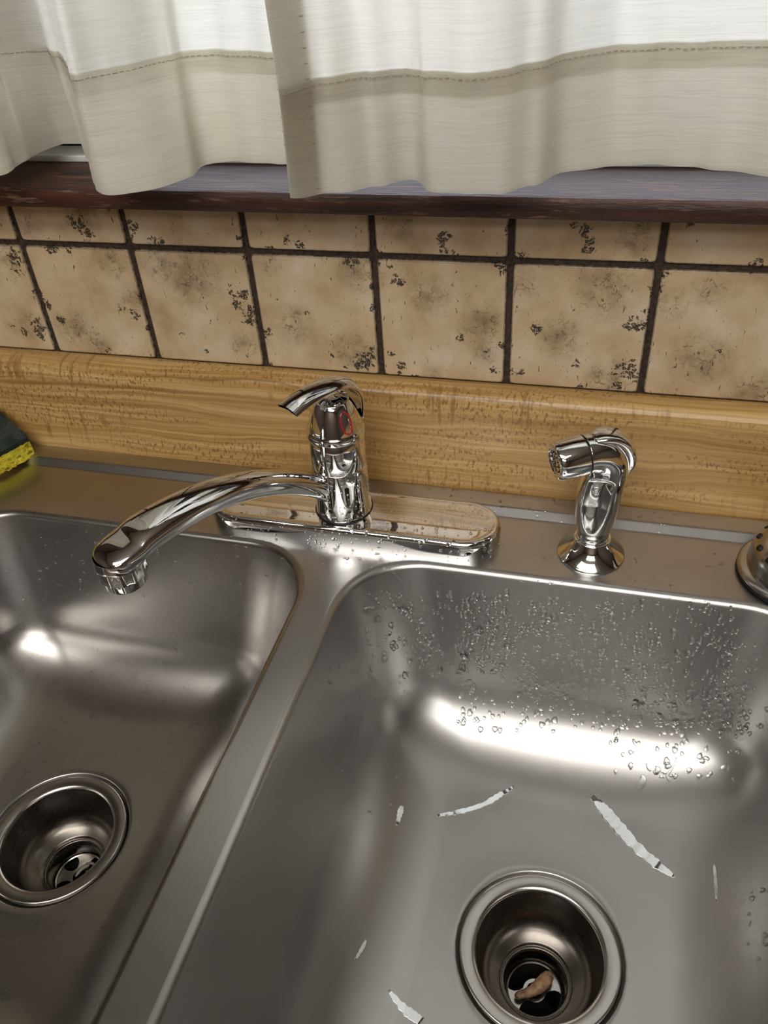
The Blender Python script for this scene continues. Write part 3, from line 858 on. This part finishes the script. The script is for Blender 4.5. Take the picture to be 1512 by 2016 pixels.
def wand():
    w = empty('wand', (0, 0, 0)); w.parent = spr
    lathe('neck_collar', [(0.0118, 0.0165), (0.0124, 0.0178), (0.0124, 0.0225), (0.0120, 0.0235), (0.0112, 0.0238)], CHROME, w, SC, sharp=45)
    # s along the head direction (horizontal), z, radius
    P = [(0.0, 0.0225, 0.0121), (0.0, 0.0320, 0.0142), (-0.0003, 0.0450, 0.0161), (-0.0010, 0.0580, 0.0166), (-0.0025, 0.0690, 0.0162), (-0.0045, 0.0790, 0.0156), (-0.0045, 0.0890, 0.0152), (0.0005, 0.0960, 0.0150), (0.0080, 0.0985, 0.0148), (0.0150, 0.0985, 0.0146)]
    Q = catmull(P, 14); n = 128; rings = []
    front = Vector((-0.16, -1.0, 0)).normalized(); flat = Vector((front.y, -front.x, 0))
    for i, q in enumerate(Q):
        a = Q[max(i - 1, 0)]; b = Q[min(i + 1, len(Q) - 1)]
        t = (ah * (b[0] - a[0]) + Vector((0, 0, b[1] - a[1]))).normalized()
        s1 = aside; nn = s1.cross(t).normalized()
        c = SC + ah * q[0] + Vector((0, 0, q[1]))
        ring = []
        for k in range(n):
            a_ = 2 * math.pi * k / n
            p = c + (s1 * math.cos(a_) + nn * math.sin(a_)) * q[2]
            # thumb hollow: shallow concave cut on the front, U-shaped at its foot, stopping under the head
            r_ = p - c; zc = p.z; fc = r_.dot(front)
            if fc > 0 and 0.030 < zc < 0.084:
                lat = r_.dot(flat); dep = 0.0062 * min(1.0, ((zc - 0.030) / 0.024)) ** 0.75
                top = max(0.0, (zc - 0.0755) / 0.0060); dep *= max(0.0, 1 - top * top)
                lim = q[2] - dep + 28.0 * lat * lat
                if fc > lim: p = p - front * (fc - lim)
            ring.append(p)
        rings.append(ring)
    rings_mesh('grip', rings, CHROME, w, True, True)
    # spray head
    hc_ = SC + ah * 0.0150 + Vector((0, 0, 0.0985))
    z_ = ax; x_ = z_.cross(Vector((0, 0, 1))).normalized(); y_ = z_.cross(x_)
    M = Matrix((x_, y_, z_)).transposed()
    lathe('seam', [(0.0147, -0.0008), (0.0147, 0.0010)], DARK_GAP, w, hc_, M=M)
    lathe('head', [(0.0140, 0.0004), (0.0150, 0.0006), (0.0151, 0.0012), (0.0150, 0.010), (0.0146, 0.0185), (0.0140, 0.0215), (0.0128, 0.0228), (0.0112, 0.0230), (0.0106, 0.0222), (0.0100, 0.0216), (0.0, 0.0214)], CHROME, w, hc_, sharp=50, M=M)
    nz = mk('nozzle_holes', *hole_discs(hc_ + ax * 0.02175, x_, y_, ax), DARK_GAP, w)
    nz['kind'] = 'stuff'
    # trigger lever behind
    T = [(0.0100, 0.1122, 0.0070, 0.0020), (0.0010, 0.1124, 0.0096, 0.0034), (-0.0080, 0.1100, 0.0112, 0.0044), (-0.0148, 0.1040, 0.0120, 0.0050), (-0.0188, 0.0955, 0.0118, 0.0048), (-0.0202, 0.0865, 0.0104, 0.0042), (-0.0192, 0.0780, 0.0070, 0.0030)]
    Q = catmull(T, 6); rings = []
    for i, q in enumerate(Q):
        a = Q[max(i - 1, 0)]; b = Q[min(i + 1, len(Q) - 1)]
        t = (ah * (b[0] - a[0]) + Vector((0, 0, b[1] - a[1]))).normalized(); nn = aside.cross(t).normalized()
        c = SC + ah * q[0] + Vector((0, 0, q[1]))
        rings.append([c + aside * (q[2] * math.copysign(abs(math.cos(2 * math.pi * k / 24)) ** 0.7, math.cos(2 * math.pi * k / 24))) + nn * (q[3] * math.sin(2 * math.pi * k / 24)) for k in range(24)])
    rings_mesh('trigger', rings, CHROME, w, True, True)
    # small pressed spray mark in the thumb hollow
    mc = SC + front * 0.0112 + Vector((0, 0, 0.0680)); lx = Vector((1, -0.1, 0)).normalized(); up = Vector((0, 0, 1))
    V, Fc = [], []
    for k in range(28):
        t = 2 * math.pi * k / 28
        for j in range(6):
            b = 2 * math.pi * j / 6; rr = 0.0020 + 0.00028 * math.cos(b)
            V.append(mc + lx * (rr * math.cos(t)) + up * (rr * math.sin(t)) + front * (0.0003 * math.sin(b)))
    for k in range(28):
        for j in range(6): Fc.append((k * 6 + j, ((k + 1) % 28) * 6 + j, ((k + 1) % 28) * 6 + (j + 1) % 6, k * 6 + (j + 1) % 6))
    for (ox, w_, h_) in ((-0.0004, 0.00022, 0.0012), (0.0005, 0.00022, 0.0012)):
        b0 = len(V)
        for sy in (-1, 1):
            for sx, sz in ((-1, -1), (1, -1), (1, 1), (-1, 1)): V.append(mc + lx * (ox + sx * w_) + up * (sz * h_) + front * (0.00025 * sy))
        Fc += [(b0, b0 + 1, b0 + 2, b0 + 3), (b0 + 4, b0 + 7, b0 + 6, b0 + 5), (b0, b0 + 4, b0 + 5, b0 + 1), (b0 + 1, b0 + 5, b0 + 6, b0 + 2), (b0 + 2, b0 + 6, b0 + 7, b0 + 3), (b0 + 3, b0 + 7, b0 + 4, b0)]
    mk('pressed_mark', V, Fc, CHROME, w)


def hole_discs(c, x_, y_, z_):
    V, Fc = [], []
    for rr, cnt in ((0.0075, 12), (0.0042, 7), (0.0, 1)):
        for k in range(cnt):
            a = 2 * math.pi * k / cnt; o = c + x_ * (rr * math.cos(a)) + y_ * (rr * math.sin(a)); b = len(V)
            for h in (0, 0.0004):
                V += [o + z_ * h + x_ * (0.0006 * math.cos(math.pi * j / 4)) + y_ * (0.0006 * math.sin(math.pi * j / 4)) for j in range(8)]
            Fc.append(tuple(b + 8 + j for j in range(8)))
            Fc += [(b + j, b + (j + 1) % 8, b + 8 + (j + 1) % 8, b + 8 + j) for j in range(8)]
    return V, Fc


wand()
rebase(spr)

# ------------------------------------------------------------------ basket strainer (upside down at the right edge)
BC = Vector((0.3450, -0.0870, 0.0))
bs = tag(empty('basket_strainer', BC), 'perforated steel sink strainer with black rubber lying upside down right of sprayer', 'strainer')
lathe('rim', [(0.0350, 0.0075), (0.0410, 0.0070), (0.0435, 0.0052), (0.0440, 0.0040), (0.0435, 0.0030), (0.0415, 0.0030), (0.0350, 0.0040)], STEEL_DRAIN, bs, BC)
lathe('rim_gasket', [(0.0400, 0.0030), (0.0432, 0.0024), (0.0440, 0.0010), (0.0430, 0.0001), (0.0380, 0.0001)], BLACK_RUBBER, bs, BC)
cup_prof = [(0.0372, 0.0070), (0.0376, 0.0085), (0.0374, 0.013), (0.0366, 0.019), (0.0345, 0.0240), (0.0310, 0.0278), (0.0260, 0.0305), (0.0200, 0.0318), (0.0, 0.0320)]
lathe('strainer_cup', cup_prof, STEEL_DRAIN, bs, BC, sharp=None, n=96)
HOLE = DARK_GAP
for rr, z, cnt, sz, tilt, ph in ((0.0330, 0.02635, 14, 0.0026, 50, 0.15), (0.0235, 0.0313, 14, 0.0022, 18, 0.0)):
    for k in range(cnt):
        a = 2 * math.pi * k / cnt + ph
        nrm = Vector((math.cos(a) * math.sin(math.radians(tilt)), math.sin(a) * math.sin(math.radians(tilt)), math.cos(math.radians(tilt))))
        tx = Vector((-math.sin(a), math.cos(a), 0)); ty = nrm.cross(tx)
        c = BC + Vector((rr * math.cos(a), rr * math.sin(a), z)) + nrm * 0.0002
        V = []
        for h in (-0.002, 0.0001):
            V += [c + nrm * h + tx * (sz * math.cos(math.pi * j / 8)) + ty * (sz * math.sin(math.pi * j / 8)) for j in range(16)]
        Fc = [tuple(16 + j for j in range(16))] + [(j, (j + 1) % 16, 16 + (j + 1) % 16, 16 + j) for j in range(16)]
        mk('hole', V, Fc, HOLE, bs)
lathe('rubber_stopper', [(0.0195, 0.0310), (0.0200, 0.0325), (0.0198, 0.0360), (0.0185, 0.0385), (0.0150, 0.0400), (0.0080, 0.0402), (0.0075, 0.0440), (0.0050, 0.0460), (0.0, 0.0465)], BLACK_RUBBER, bs, BC, sharp=45)
rebase(bs)

# ------------------------------------------------------------------ sponge
def sponge():
    c0 = Vector((-0.3610, -0.0420, 0.0080))
    e1 = Vector((-0.36, -0.93, 0.0)).normalized(); e2 = Vector((-0.88, 0.05, 0.40)); e2 = (e2 - e1 * e2.dot(e1)).normalized()
    nn = e2.cross(e1).normalized()
    if nn.z < 0: nn = -nn
    root = tag(empty('dish_sponge', c0), 'yellow cellulose dish sponge with dark green scouring pad against the backsplash', 'sponge')
    rs = random.Random(3)
    def slab(name, h0, h1, mat, amp, inset=0.0, shear=0.0):
        NX, NY, NZ = 30, 24, 5
        bm = bmesh.new(); V = {}
        def P(i, j, k):
            if (i, j, k) not in V:
                a = inset + (0.072 - 2 * inset) * i / NX; b = inset + (0.056 - 2 * inset) * j / NY; h = h0 + (h1 - h0) * k / NZ
                b -= shear * (1 - k / NZ) * (1 - j / NY)
                p = c0 + e1 * a + e2 * b + nn * h
                p += (e1 * rs.gauss(0, amp) + e2 * rs.gauss(0, amp) + nn * rs.gauss(0, amp * 0.7))
                V[(i, j, k)] = bm.verts.new(p)
            return V[(i, j, k)]
        for i in range(NX):
            for j in range(NY):
                for k in (0, NZ): bm.faces.new((P(i, j, k), P(i + 1, j, k), P(i + 1, j + 1, k), P(i, j + 1, k)))
        for k in range(NZ):
            for i in range(NX):
                for j in (0, NY): bm.faces.new((P(i, j, k), P(i + 1, j, k), P(i + 1, j, k + 1), P(i, j, k + 1)))
            for j in range(NY):
                for i in (0, NX): bm.faces.new((P(i, j, k), P(i, j + 1, k), P(i, j + 1, k + 1), P(i, j, k + 1)))
        bmesh.ops.recalc_face_normals(bm, faces=bm.faces)
        me = bpy.data.meshes.new(name); bm.to_mesh(me); bm.free()
        me.polygons.foreach_set('use_smooth', [True] * len(me.polygons)); me.set_sharp_from_angle(angle=math.radians(55))
        o = link(name, me, mat, root); return o
    slab('cellulose_block', 0.0, 0.0125, sponge_mat(), 0.0004, 0.0, 0.009)
    slab('scouring_pad', 0.0125, 0.0195, pad_mat(), 0.0003, 0.0005)
    rebase(root)


sponge()

# ------------------------------------------------------------------ curtains
Z_HEM, Z_ST, Z_TOPC = 0.280, 0.350, 1.02
HEML = [(0, 345), (45, 318), (105, 288), (163, 284), (185, 355), (197, 378), (240, 381), (310, 370), (350, 356), (383, 342), (398, 326), (430, 319), (480, 318), (540, 321), (590, 320)]
STL = [(-78, 100), (-25, 97), (45, 92), (110, 88), (131, 120), (140, 148), (185, 142), (260, 128), (305, 116), (342, 108), (360, 104), (396, 101), (450, 101), (515, 104), (565, 108)]
HEMR = [(572, 388), (645, 380), (715, 373), (756, 362), (786, 355), (821, 355), (846, 372), (876, 381), (926, 382), (996, 377), (1056, 360), (1106, 340), (1181, 330), (1256, 322), (1356, 326), (1406, 335), (1512, 345)]
STR = [(550, 178), (624, 158), (698, 148), (743, 141), (775, 139), (813, 139), (840, 142), (873, 146), (927, 148), (1004, 136), (1069, 121), (1122, 107), (1204, 93), (1286, 87), (1396, 85), (1452, 84), (1570, 84)]


def fold_lines(hem, st, ext_l, ext_r):
    """matching points of the hem and of the seam above it, measured on the photograph, then carried on beyond it"""
    Hp = [(p.x, p.y) for p in (on_plane(a, b, 2, Z_HEM) for a, b in hem)]
    Sp = [(p.x, min(p.y, 0.020)) for p in (on_plane(a, b, 2, Z_ST) for a, b in st)]
    k = 0
    while ext_l is not None and Hp[0][0] > ext_l:
        k += 1; yy = (-0.060, -0.020, 0.004)[k % 3] if k > 1 else -0.058
        Hp.insert(0, (Hp[0][0] - 0.035, yy)); Sp.insert(0, (min(Sp[0][0] - 0.018, Hp[0][0] - 0.004), min(0.018, yy + 0.012) if k > 1 else -0.008))
    k = 0
    while ext_r is not None and Hp[-1][0] < ext_r:
        k += 1; yy = -0.055 + (-0.030 if k % 2 else 0.022)
        Hp.append((Hp[-1][0] + 0.045, yy)); Sp.append((Hp[-1][0] - 0.003, yy + 0.004))
    return np.array(catmull(Hp, 12)), np.array(catmull(Sp, 12))


def curtain(name, label, hem, st, ext_l, ext_r, side, seed):
    root = tag(empty(name, (0, 0, Z_HEM)), label, 'curtain')
    HP, SP = fold_lines(hem, st, ext_l, ext_r)
    arc = np.concatenate([[0], np.cumsum(np.hypot(*np.diff(HP, axis=0).T))]); wtot = arc[-1]; arc = arc / wtot
    ms = SP[:, 1].mean()
    U = 320
    rs = np.random.RandomState(seed); ph = rs.rand(12) * 6.28; fq = rs.uniform(60, 260, 12); am = rs.uniform(0.0003, 0.0011, 12) * np.minimum(1.6, 130 / fq)
    def pt(u, z, off=0.0):
        t = (z - Z_HEM) / (Z_ST - Z_HEM)
        hx, hy = np.interp(u, arc, HP[:, 0]), np.interp(u, arc, HP[:, 1]); sx, sy = np.interp(u, arc, SP[:, 0]), np.interp(u, arc, SP[:, 1])
        if t <= 1:
            x = hx + (sx - hx) * t; y = hy + (sy - hy) * t
        else:
            k = (z - Z_ST) / (Z_TOPC - Z_ST)
            x = sx + (hx - sx) * min(1, k * 2) + 0.004 * math.sin(sx * 40 + 3 * k) * k
            y = sy + (ms * 0.6 - 0.02 - sy) * 0.55 * k
        f = u * wtot
        w = sum(a * math.sin(q * f + p + 6 * z) for a, q, p in zip(am, fq, ph))
        pk = 0.0008 * math.sin(f * 520 + 2.0 * math.sin(f * 90)) * math.exp(-((z - Z_ST) / 0.012) ** 2)
        return (float(x), float(min(y + w + pk, 0.024) + off), z)
    def sheet(nm, zs, u0, u1, nu, off, mat=CLOTH, par=root):
        rings = []
        for z in zs:
            rings.append([pt(u0 + (u1 - u0) * i / nu, z, off) for i in range(nu + 1)])
        return rings_mesh(nm, rings, mat, par, False, False, False)
    zs = [Z_HEM - 0.0005, Z_HEM] + list(np.linspace(Z_HEM + 0.004, Z_ST + 0.02, 24)) + list(np.linspace(Z_ST + 0.03, 0.46, 9)) + list(np.linspace(0.50, Z_TOPC, 14))
    sheet('curtain_cloth', zs, 0, 1, U, 0.0)
    sheet('hem', list(np.linspace(Z_HEM, Z_ST + 0.001, 20)), 0, 1, U, 0.0016)
    sheet('hem_allowance', list(np.linspace(Z_ST - 0.013, Z_ST + 0.001, 5)), 0, 1, U, 0.0009)
    sw = 0.019 / wtot
    zs2 = [z for z in zs if z <= Z_TOPC]
    if side == 'left':
        sheet('side_hem', zs2, 0, sw, 16, 0.0024)
        sheet('side_hem_allowance', zs2, 0.0, sw, 16, 0.0032)
    else:
        sheet('side_hem', zs2, 1 - sw * 0.5, 1, 12, 0.0024)
    # running stitches: bottom hem and side hem
    V, Fc = [], []
    def dash(a, b):
        a, b = Vector(a), Vector(b); d = (b - a).normalized(); s = d.cross(Vector((0, -1, 0))).normalized() * 0.00028; o = Vector((0, -0.0005, 0)); n0 = len(V)
        V.extend([a + s, a - s, b - s, b + s, a + s * 0.6 + o, a - s * 0.6 + o, b - s * 0.6 + o, b + s * 0.6 + o])
        Fc.extend([tuple(n0 + i for i in q) for q in ((4, 5, 6, 7), (0, 1, 5, 4), (1, 2, 6, 5), (2, 3, 7, 6), (3, 0, 4, 7))])
    du = 0.0042 / wtot; u = 0.002
    while u < 0.995:
        z_ = Z_ST - 0.0025
        dash(pt(u, z_, -0.0006), pt(min(1, u + du * 0.62), z_ + 0.0002 * math.sin(u * 900), -0.0006)); u += du
    z = Z_HEM + 0.004
    while side == 'left' and z < 0.60:
        dash(pt(sw, z, -0.0006), pt(sw - sw * 0.10, z + 0.0002, -0.0006)); z += 0.0075
    while side == 'right' and z < 0.60:
        dash(pt(1 - sw * 0.5, z, -0.0006), pt(1 - sw * 0.42, z + 0.0002, -0.0006)); z += 0.009
    s = mk('stitching', V, Fc, THREAD, root, False); s['kind'] = 'stuff'
    rebase(root)


curtain('curtain', 'cream linen curtain on the left, its front fold hanging past the dark sill', HEML, STL, -0.62, None, 'right', 4)
curtain('curtain', 'wide white curtain on the right with a beige side hem and stitched band', HEMR, STR, None, 0.86, 'left', 9)
rod = tag(lathe('curtain_rod', [(0.0, -0.85), (0.006, -0.85), (0.006, 0.85), (0.0, 0.85)], WHITE_PAINT, None, (0.1, -0.045, Z_TOPC + 0.004), n=20, M=Matrix.Rotation(math.radians(90), 3, 'Y')), 'slim white rod carrying both curtains over the window', 'curtain rod')

# ------------------------------------------------------------------ scrap of food in the right drain
def scrap():
    dx, dy = DRAINS['R']
    c = Vector((dx, dy, ZD - 0.0600))
    P = [(-0.0135, -0.0085, 0.0, 0.0012), (-0.0115, -0.0080, 0.0006, 0.0026), (-0.0085, -0.0065, 0.0010, 0.0030), (-0.0050, -0.0050, 0.0014, 0.0034), (-0.0005, -0.0020, 0.0020, 0.0042), (0.0040, 0.0025, 0.0024, 0.0050), (0.0075, 0.0075, 0.0022, 0.0050), (0.0090, 0.0115, 0.0016, 0.0036), (0.0095, 0.0135, 0.0012, 0.0010)]
    Q = catmull(P, 5); rs = random.Random(5); n = 18; rings = []
    for i, q in enumerate(Q):
        a = Q[max(i - 1, 0)]; b = Q[min(i + 1, len(Q) - 1)]; t = Vector((b[0] - a[0], b[1] - a[1], b[2] - a[2])).normalized()
        s = t.cross(Vector((0, 0, 1))).normalized(); nn = s.cross(t)
        rings.append([c + Vector(q[:3]) + (s * math.cos(2 * math.pi * k / n) + nn * math.sin(2 * math.pi * k / n) * 0.8) * (q[3] * (1 + rs.gauss(0, 0.05))) for k in range(n)])
    m = Mat('damp_food'); f = m.noise(m.coord('Object'), 260, 4, 0.6)
    m.base(m.ramp(f, [(0.3, (0.16, 0.085, 0.04)), (0.55, (0.36, 0.215, 0.115)), (0.75, (0.48, 0.32, 0.19))])); m.set(Roughness=0.45); m.bump(f, 0.0012, 0.6)
    o = rings_mesh('food_scrap', rings, m.m, None, True, True)
    tag(o, 'small tan food scrap lying on the grid of the right drain', 'food scrap')
    # scraps in the left drain
    dx, dy = DRAINS['L']; m2 = plain('grey_peel', (0.22, 0.20, 0.18), 0.35)
    for i, (x, y, ang, ln, wd, lab) in enumerate(((0.001, 0.004, 0.9, 0.014, 0.0020, 'broad grey peel strip lying in the left drain'), (0.008, 0.008, -0.3, 0.015, 0.0012, 'narrow pale peel strip lying crosswise in the left drain'))):
        d = Vector((math.cos(ang), math.sin(ang), 0)); s = Vector((-d.y, d.x, 0)); rings = []
        for k in range(9):
            t = k / 8 - 0.5; cc = Vector((dx + x, dy + y, ZD - 0.0628 + 0.0016 * math.sin(3.0 * t + i) + 0.0022 * i)) + d * (ln * t) + s * (0.0025 * math.cos(3 * t))
            w = wd * (1 - (2 * t) ** 4 * 0.7)
            rings.append([cc + s * w + Vector((0, 0, 0.0008)), cc + Vector((0, 0, 0.0014)), cc - s * w + Vector((0, 0, 0.0008)), cc - s * w, cc - Vector((0, 0, -0.0003)), cc + s * w])
        tag(rings_mesh('peel_strip', rings, m2, None, True, True), lab, 'food scrap')


scrap()

# ------------------------------------------------------------------ water
def bvh_of(o):
    bpy.context.view_layer.update()
    me = o.data; mw = o.matrix_world
    return BVHTree.FromPolygons([mw @ v.co for v in me.vertices], [tuple(p.vertices) for p in me.polygons])


def add_drop(V, Fc, c, nrm, r, hgt, stretch=1.0, down=None, seg=8):
    nrm = nrm.normalized()
    d = Vector((0, 0, -1)) if down is None else down
    ty = (d - nrm * d.dot(nrm))
    if ty.length < 1e-3: ty = Vector((0, 1, 0)) - nrm * nrm.y
    ty.normalize(); tx = nrm.cross(ty)
    b = len(V); lv = ((1.0, -0.06), (0.97, 0.35), (0.74, 0.75), (0.38, 0.95))
    w = [1 + 0.16 * math.sin(k * 2.4 + r * 9e4) for k in range(seg)]
    for rr, hh in lv:
        for k in range(seg):
            a = 2 * math.pi * k / seg
            V.append(c + tx * (r * rr * w[k] * math.cos(a)) + ty * (r * stretch * rr * w[k] * math.sin(a)) + nrm * (hgt * hh))
    V.append(c + nrm * hgt)
    for l in range(3):
        for k in range(seg): Fc.append((b + l * seg + k, b + l * seg + (k + 1) % seg, b + (l + 1) * seg + (k + 1) % seg, b + (l + 1) * seg + k))
    for k in range(seg): Fc.append((b + 3 * seg + k, b + 3 * seg + (k + 1) % seg, b + 4 * seg))
    Fc.append(tuple(b + k for k in range(seg - 1, -1, -1)))


def sprinkle(name, label, objs, regions, seed):
    rs = random.Random(seed); trees = [bvh_of(o) for o in objs]; V, Fc = [], []
    for (x0, y0, x1, y1, cnt, rmin, rmax, flat, st) in regions:
        k = 0
        while k < cnt:
            k += 1
            px, py = rs.uniform(x0, x1), rs.uniform(y0, y1); best = None
            for t in trees:
                h = t.ray_cast(CAM, ray(px, py))
                if h[0] is not None and (best is None or h[3] < best[3]): best = h
            if best is None: continue
            nrm = best[1]
            if nrm.dot(ray(px, py)) > 0: nrm = -nrm
            r = rmin + (rmax - rmin) * rs.random() ** 1.8
            add_drop(V, Fc, best[0], nrm, r, r * flat, 1 + rs.random() * st)
            if rs.random() < 0.12:
                add_drop(V, Fc, best[0] + Vector((rs.uniform(-2, 2) * r, 0, rs.uniform(-2, 2) * r)) * 0.0 + Vector((rs.choice((-1, 1)) * r * 1.5, 0, 0)), nrm, r * 0.6, r * 0.6 * flat, 1.0)
    o = mk(name, V, Fc, WATER); o['kind'] = 'stuff'; tag(o, label, 'water')
    return o


sprinkle('water_droplets', 'fine water droplets clinging to the back wall of the right bowl', [bowlR],
         [(720, 1165, 1000, 1330, 170, 0.0014, 0.0028, 0.85, 0.4), (900, 1180, 1440, 1440, 520, 0.0014, 0.0028, 0.85, 0.5), (1200, 1330, 1460, 1530, 80, 0.0014, 0.0028, 0.85, 0.6),
          (1380, 1240, 1512, 1450, 60, 0.0014, 0.0028, 0.85, 0.5), (640, 1240, 800, 1600, 60, 0.0009, 0.0017, 0.6, 0.5), (1440, 1620, 1512, 1900, 40, 0.0008, 0.0022, 0.4, 0.3)], 11)
sprinkle('water_droplets', 'scattered water droplets on the steel deck around faucet and sprayer', [deck_o, bowlR],
         [(730, 955, 1100, 1010, 60, 0.0006, 0.0016, 0.5, 0.3), (1000, 985, 1330, 1060, 60, 0.0006, 0.0014, 0.5, 0.3), (760, 1085, 1480, 1200, 90, 0.0005, 0.0014, 0.5, 0.3),
          (560, 1060, 900, 1130, 30, 0.0006, 0.0018, 0.4, 0.3), (60, 880, 420, 960, 25, 0.0005, 0.0011, 0.5, 0.3)], 12)
sprinkle('water_droplets', 'tiny water beads on the chrome faucet plate and body', [esc, body],
         [(415, 1000, 640, 1075, 90, 0.0005, 0.0012, 0.75, 0.2), (600, 1040, 985, 1105, 150, 0.0005, 0.0017, 0.8, 0.2), (735, 970, 960, 1070, 60, 0.0004, 0.0011, 0.7, 0.2), (640, 930, 730, 1035, 120, 0.0004, 0.0010, 0.75, 0.3)], 13)
sprinkle('water_droplets', 'sparse water droplets on the back wall of the left bowl', [bowlL],
         [(20, 1040, 560, 1180, 70, 0.0010, 0.0019, 0.8, 0.4)], 14)

treeR = bvh_of(bowlR)
for pts, lab in (([(1254, 1552), (1262, 1545), (1266, 1535), (1264, 1526)], 'largest curved water drop low in the right bowl cove'),
                 ([(1273, 1503), (1277, 1512), (1282, 1518)], 'elongated water drop running down the right bowl cove'),
                 ([(1332, 1492), (1326, 1507), (1318, 1520), (1313, 1528), (1317, 1538)], 'thin crooked water trickle in the right bowl cove'),
                 ([(1246, 1455), (1252, 1465), (1260, 1460)], 'small branching water drop high on the right bowl cove'),
                 ([(1380, 1494), (1390, 1492), (1396, 1497)], 'arched water drop above the bright cove highlight'),
                 ([(1442, 1532), (1448, 1538), (1452, 1541)], 'rounded water drop near the right corner of the cove')):
    hits = []
    for p in pts:
        h = treeR.ray_cast(CAM, ray(*p)); hits.append((h[0], h[1] if h[1].dot(ray(*p)) < 0 else -h[1]))
    big = 'largest' in lab; thin = 'trickle' in lab
    rr = 0.0034 if big else (0.0013 if thin else 0.0019)
    Q = catmull([tuple(h[0]) for h in hits], 5); nrm = sum((h[1] for h in hits), Vector()).normalized(); rings = []
    for i, q in enumerate(Q):
        t = i / (len(Q) - 1); r = rr * (0.25 + 0.75 * math.sin(math.pi * min(1, 0.12 + 0.78 * t)) * (0.6 + 0.4 * (1 - t if big else t)))
        a = Vector(Q[max(i - 1, 0)]); b = Vector(Q[min(i + 1, len(Q) - 1)]); tt = (b - a).normalized(); s = tt.cross(nrm).normalized()
        rings.append([Vector(q) + s * (r * math.cos(math.pi * k / 8)) + nrm * (r * 0.5 * math.sin(math.pi * k / 8) - 0.0001) for k in range(9)] + [Vector(q) - nrm * 0.0002])
    tag(rings_mesh('water_drop', rings, WATER, None, True, True), lab, 'water drop')


# thin water films left on the bowl floor
def film_mat():
    m = Mat('water_film'); m.set(Base_Color=(0.78, 0.80, 0.82, 1), Metallic=1.0, Roughness=0.07)
    m.bump(m.noise(m.coord('Object'), 60, 3, 0.5), 0.0005, 0.25)
    return m.m


FILM = film_mat()
for line, lab, tilt in (([(1163, 1566, 7), (1185, 1590, 20), (1215, 1625, 24), (1250, 1665, 20), (1290, 1700, 18), (1328, 1727, 5)], 'long diagonal water film right of centre on the right bowl floor', 0.13),
                  ([(862, 1606, 4), (900, 1600, 9), (950, 1585, 10), (985, 1565, 11), (1012, 1549, 4)], 'narrow slanted water film left of centre on the right bowl floor', 0.13),
                  ([(782, 1625, 5), (787, 1605, 12), (792, 1588, 8)], 'short upright water film near the left side of the right bowl', 0.13),
                  ([(1404, 1705, 4), (1408, 1740, 7), (1410, 1775, 4)], 'short water film by the right edge of the right bowl floor', 0.13),
                  ([(700, 1890, 4), (712, 1870, 8), (722, 1850, 4)], 'tiny water film left of the right drain', 0.03),
                  ([(765, 1950, 6), (795, 1985, 18), (830, 2012, 20)], 'water film at the lower left of the right drain', 0.02)):
    V, Fc = [], []; rs = random.Random(len(line)); Q = catmull(line, 8)
    L1, L2 = [], []
    for i, q in enumerate(Q):
        a = Q[max(i - 1, 0)]; b = Q[min(i + 1, len(Q) - 1)]; d = Vector((b[0] - a[0], b[1] - a[1])).normalized(); nrm2 = Vector((-d.y, d.x)); w = q[2] * (0.5 + rs.uniform(-0.12, 0.12))
        row = []
        for s in (-1, -0.96, -0.85, -0.4, 0, 0.4, 0.85, 0.96, 1):
            h = treeR.ray_cast(CAM, ray(q[0] + nrm2.x * w * s, q[1] + nrm2.y * w * s)); row.append(h[0])
        y0_ = min(p.y for p in row)
        if len(line) == 3: y0_ = on_plane(*max(line, key=lambda q: q[1])[:2], 2, DZ_FLOOR).y
        row = [p + Vector((0, 0, -0.0001 if k in (0, 8) else 0.0004 + tilt * max(0.0, p.y - y0_))) for k, p in enumerate(row)]
        L1.append(row)
    bot = [[p - Vector((0, 0, 0.0008)) for p in (r[0], r[-1])] for r in L1]
    rings = [r + [b[1], b[0]] for r, b in zip(L1, bot)]
    tag(rings_mesh('water_film', rings, FILM, None, True, True), lab, 'water film')
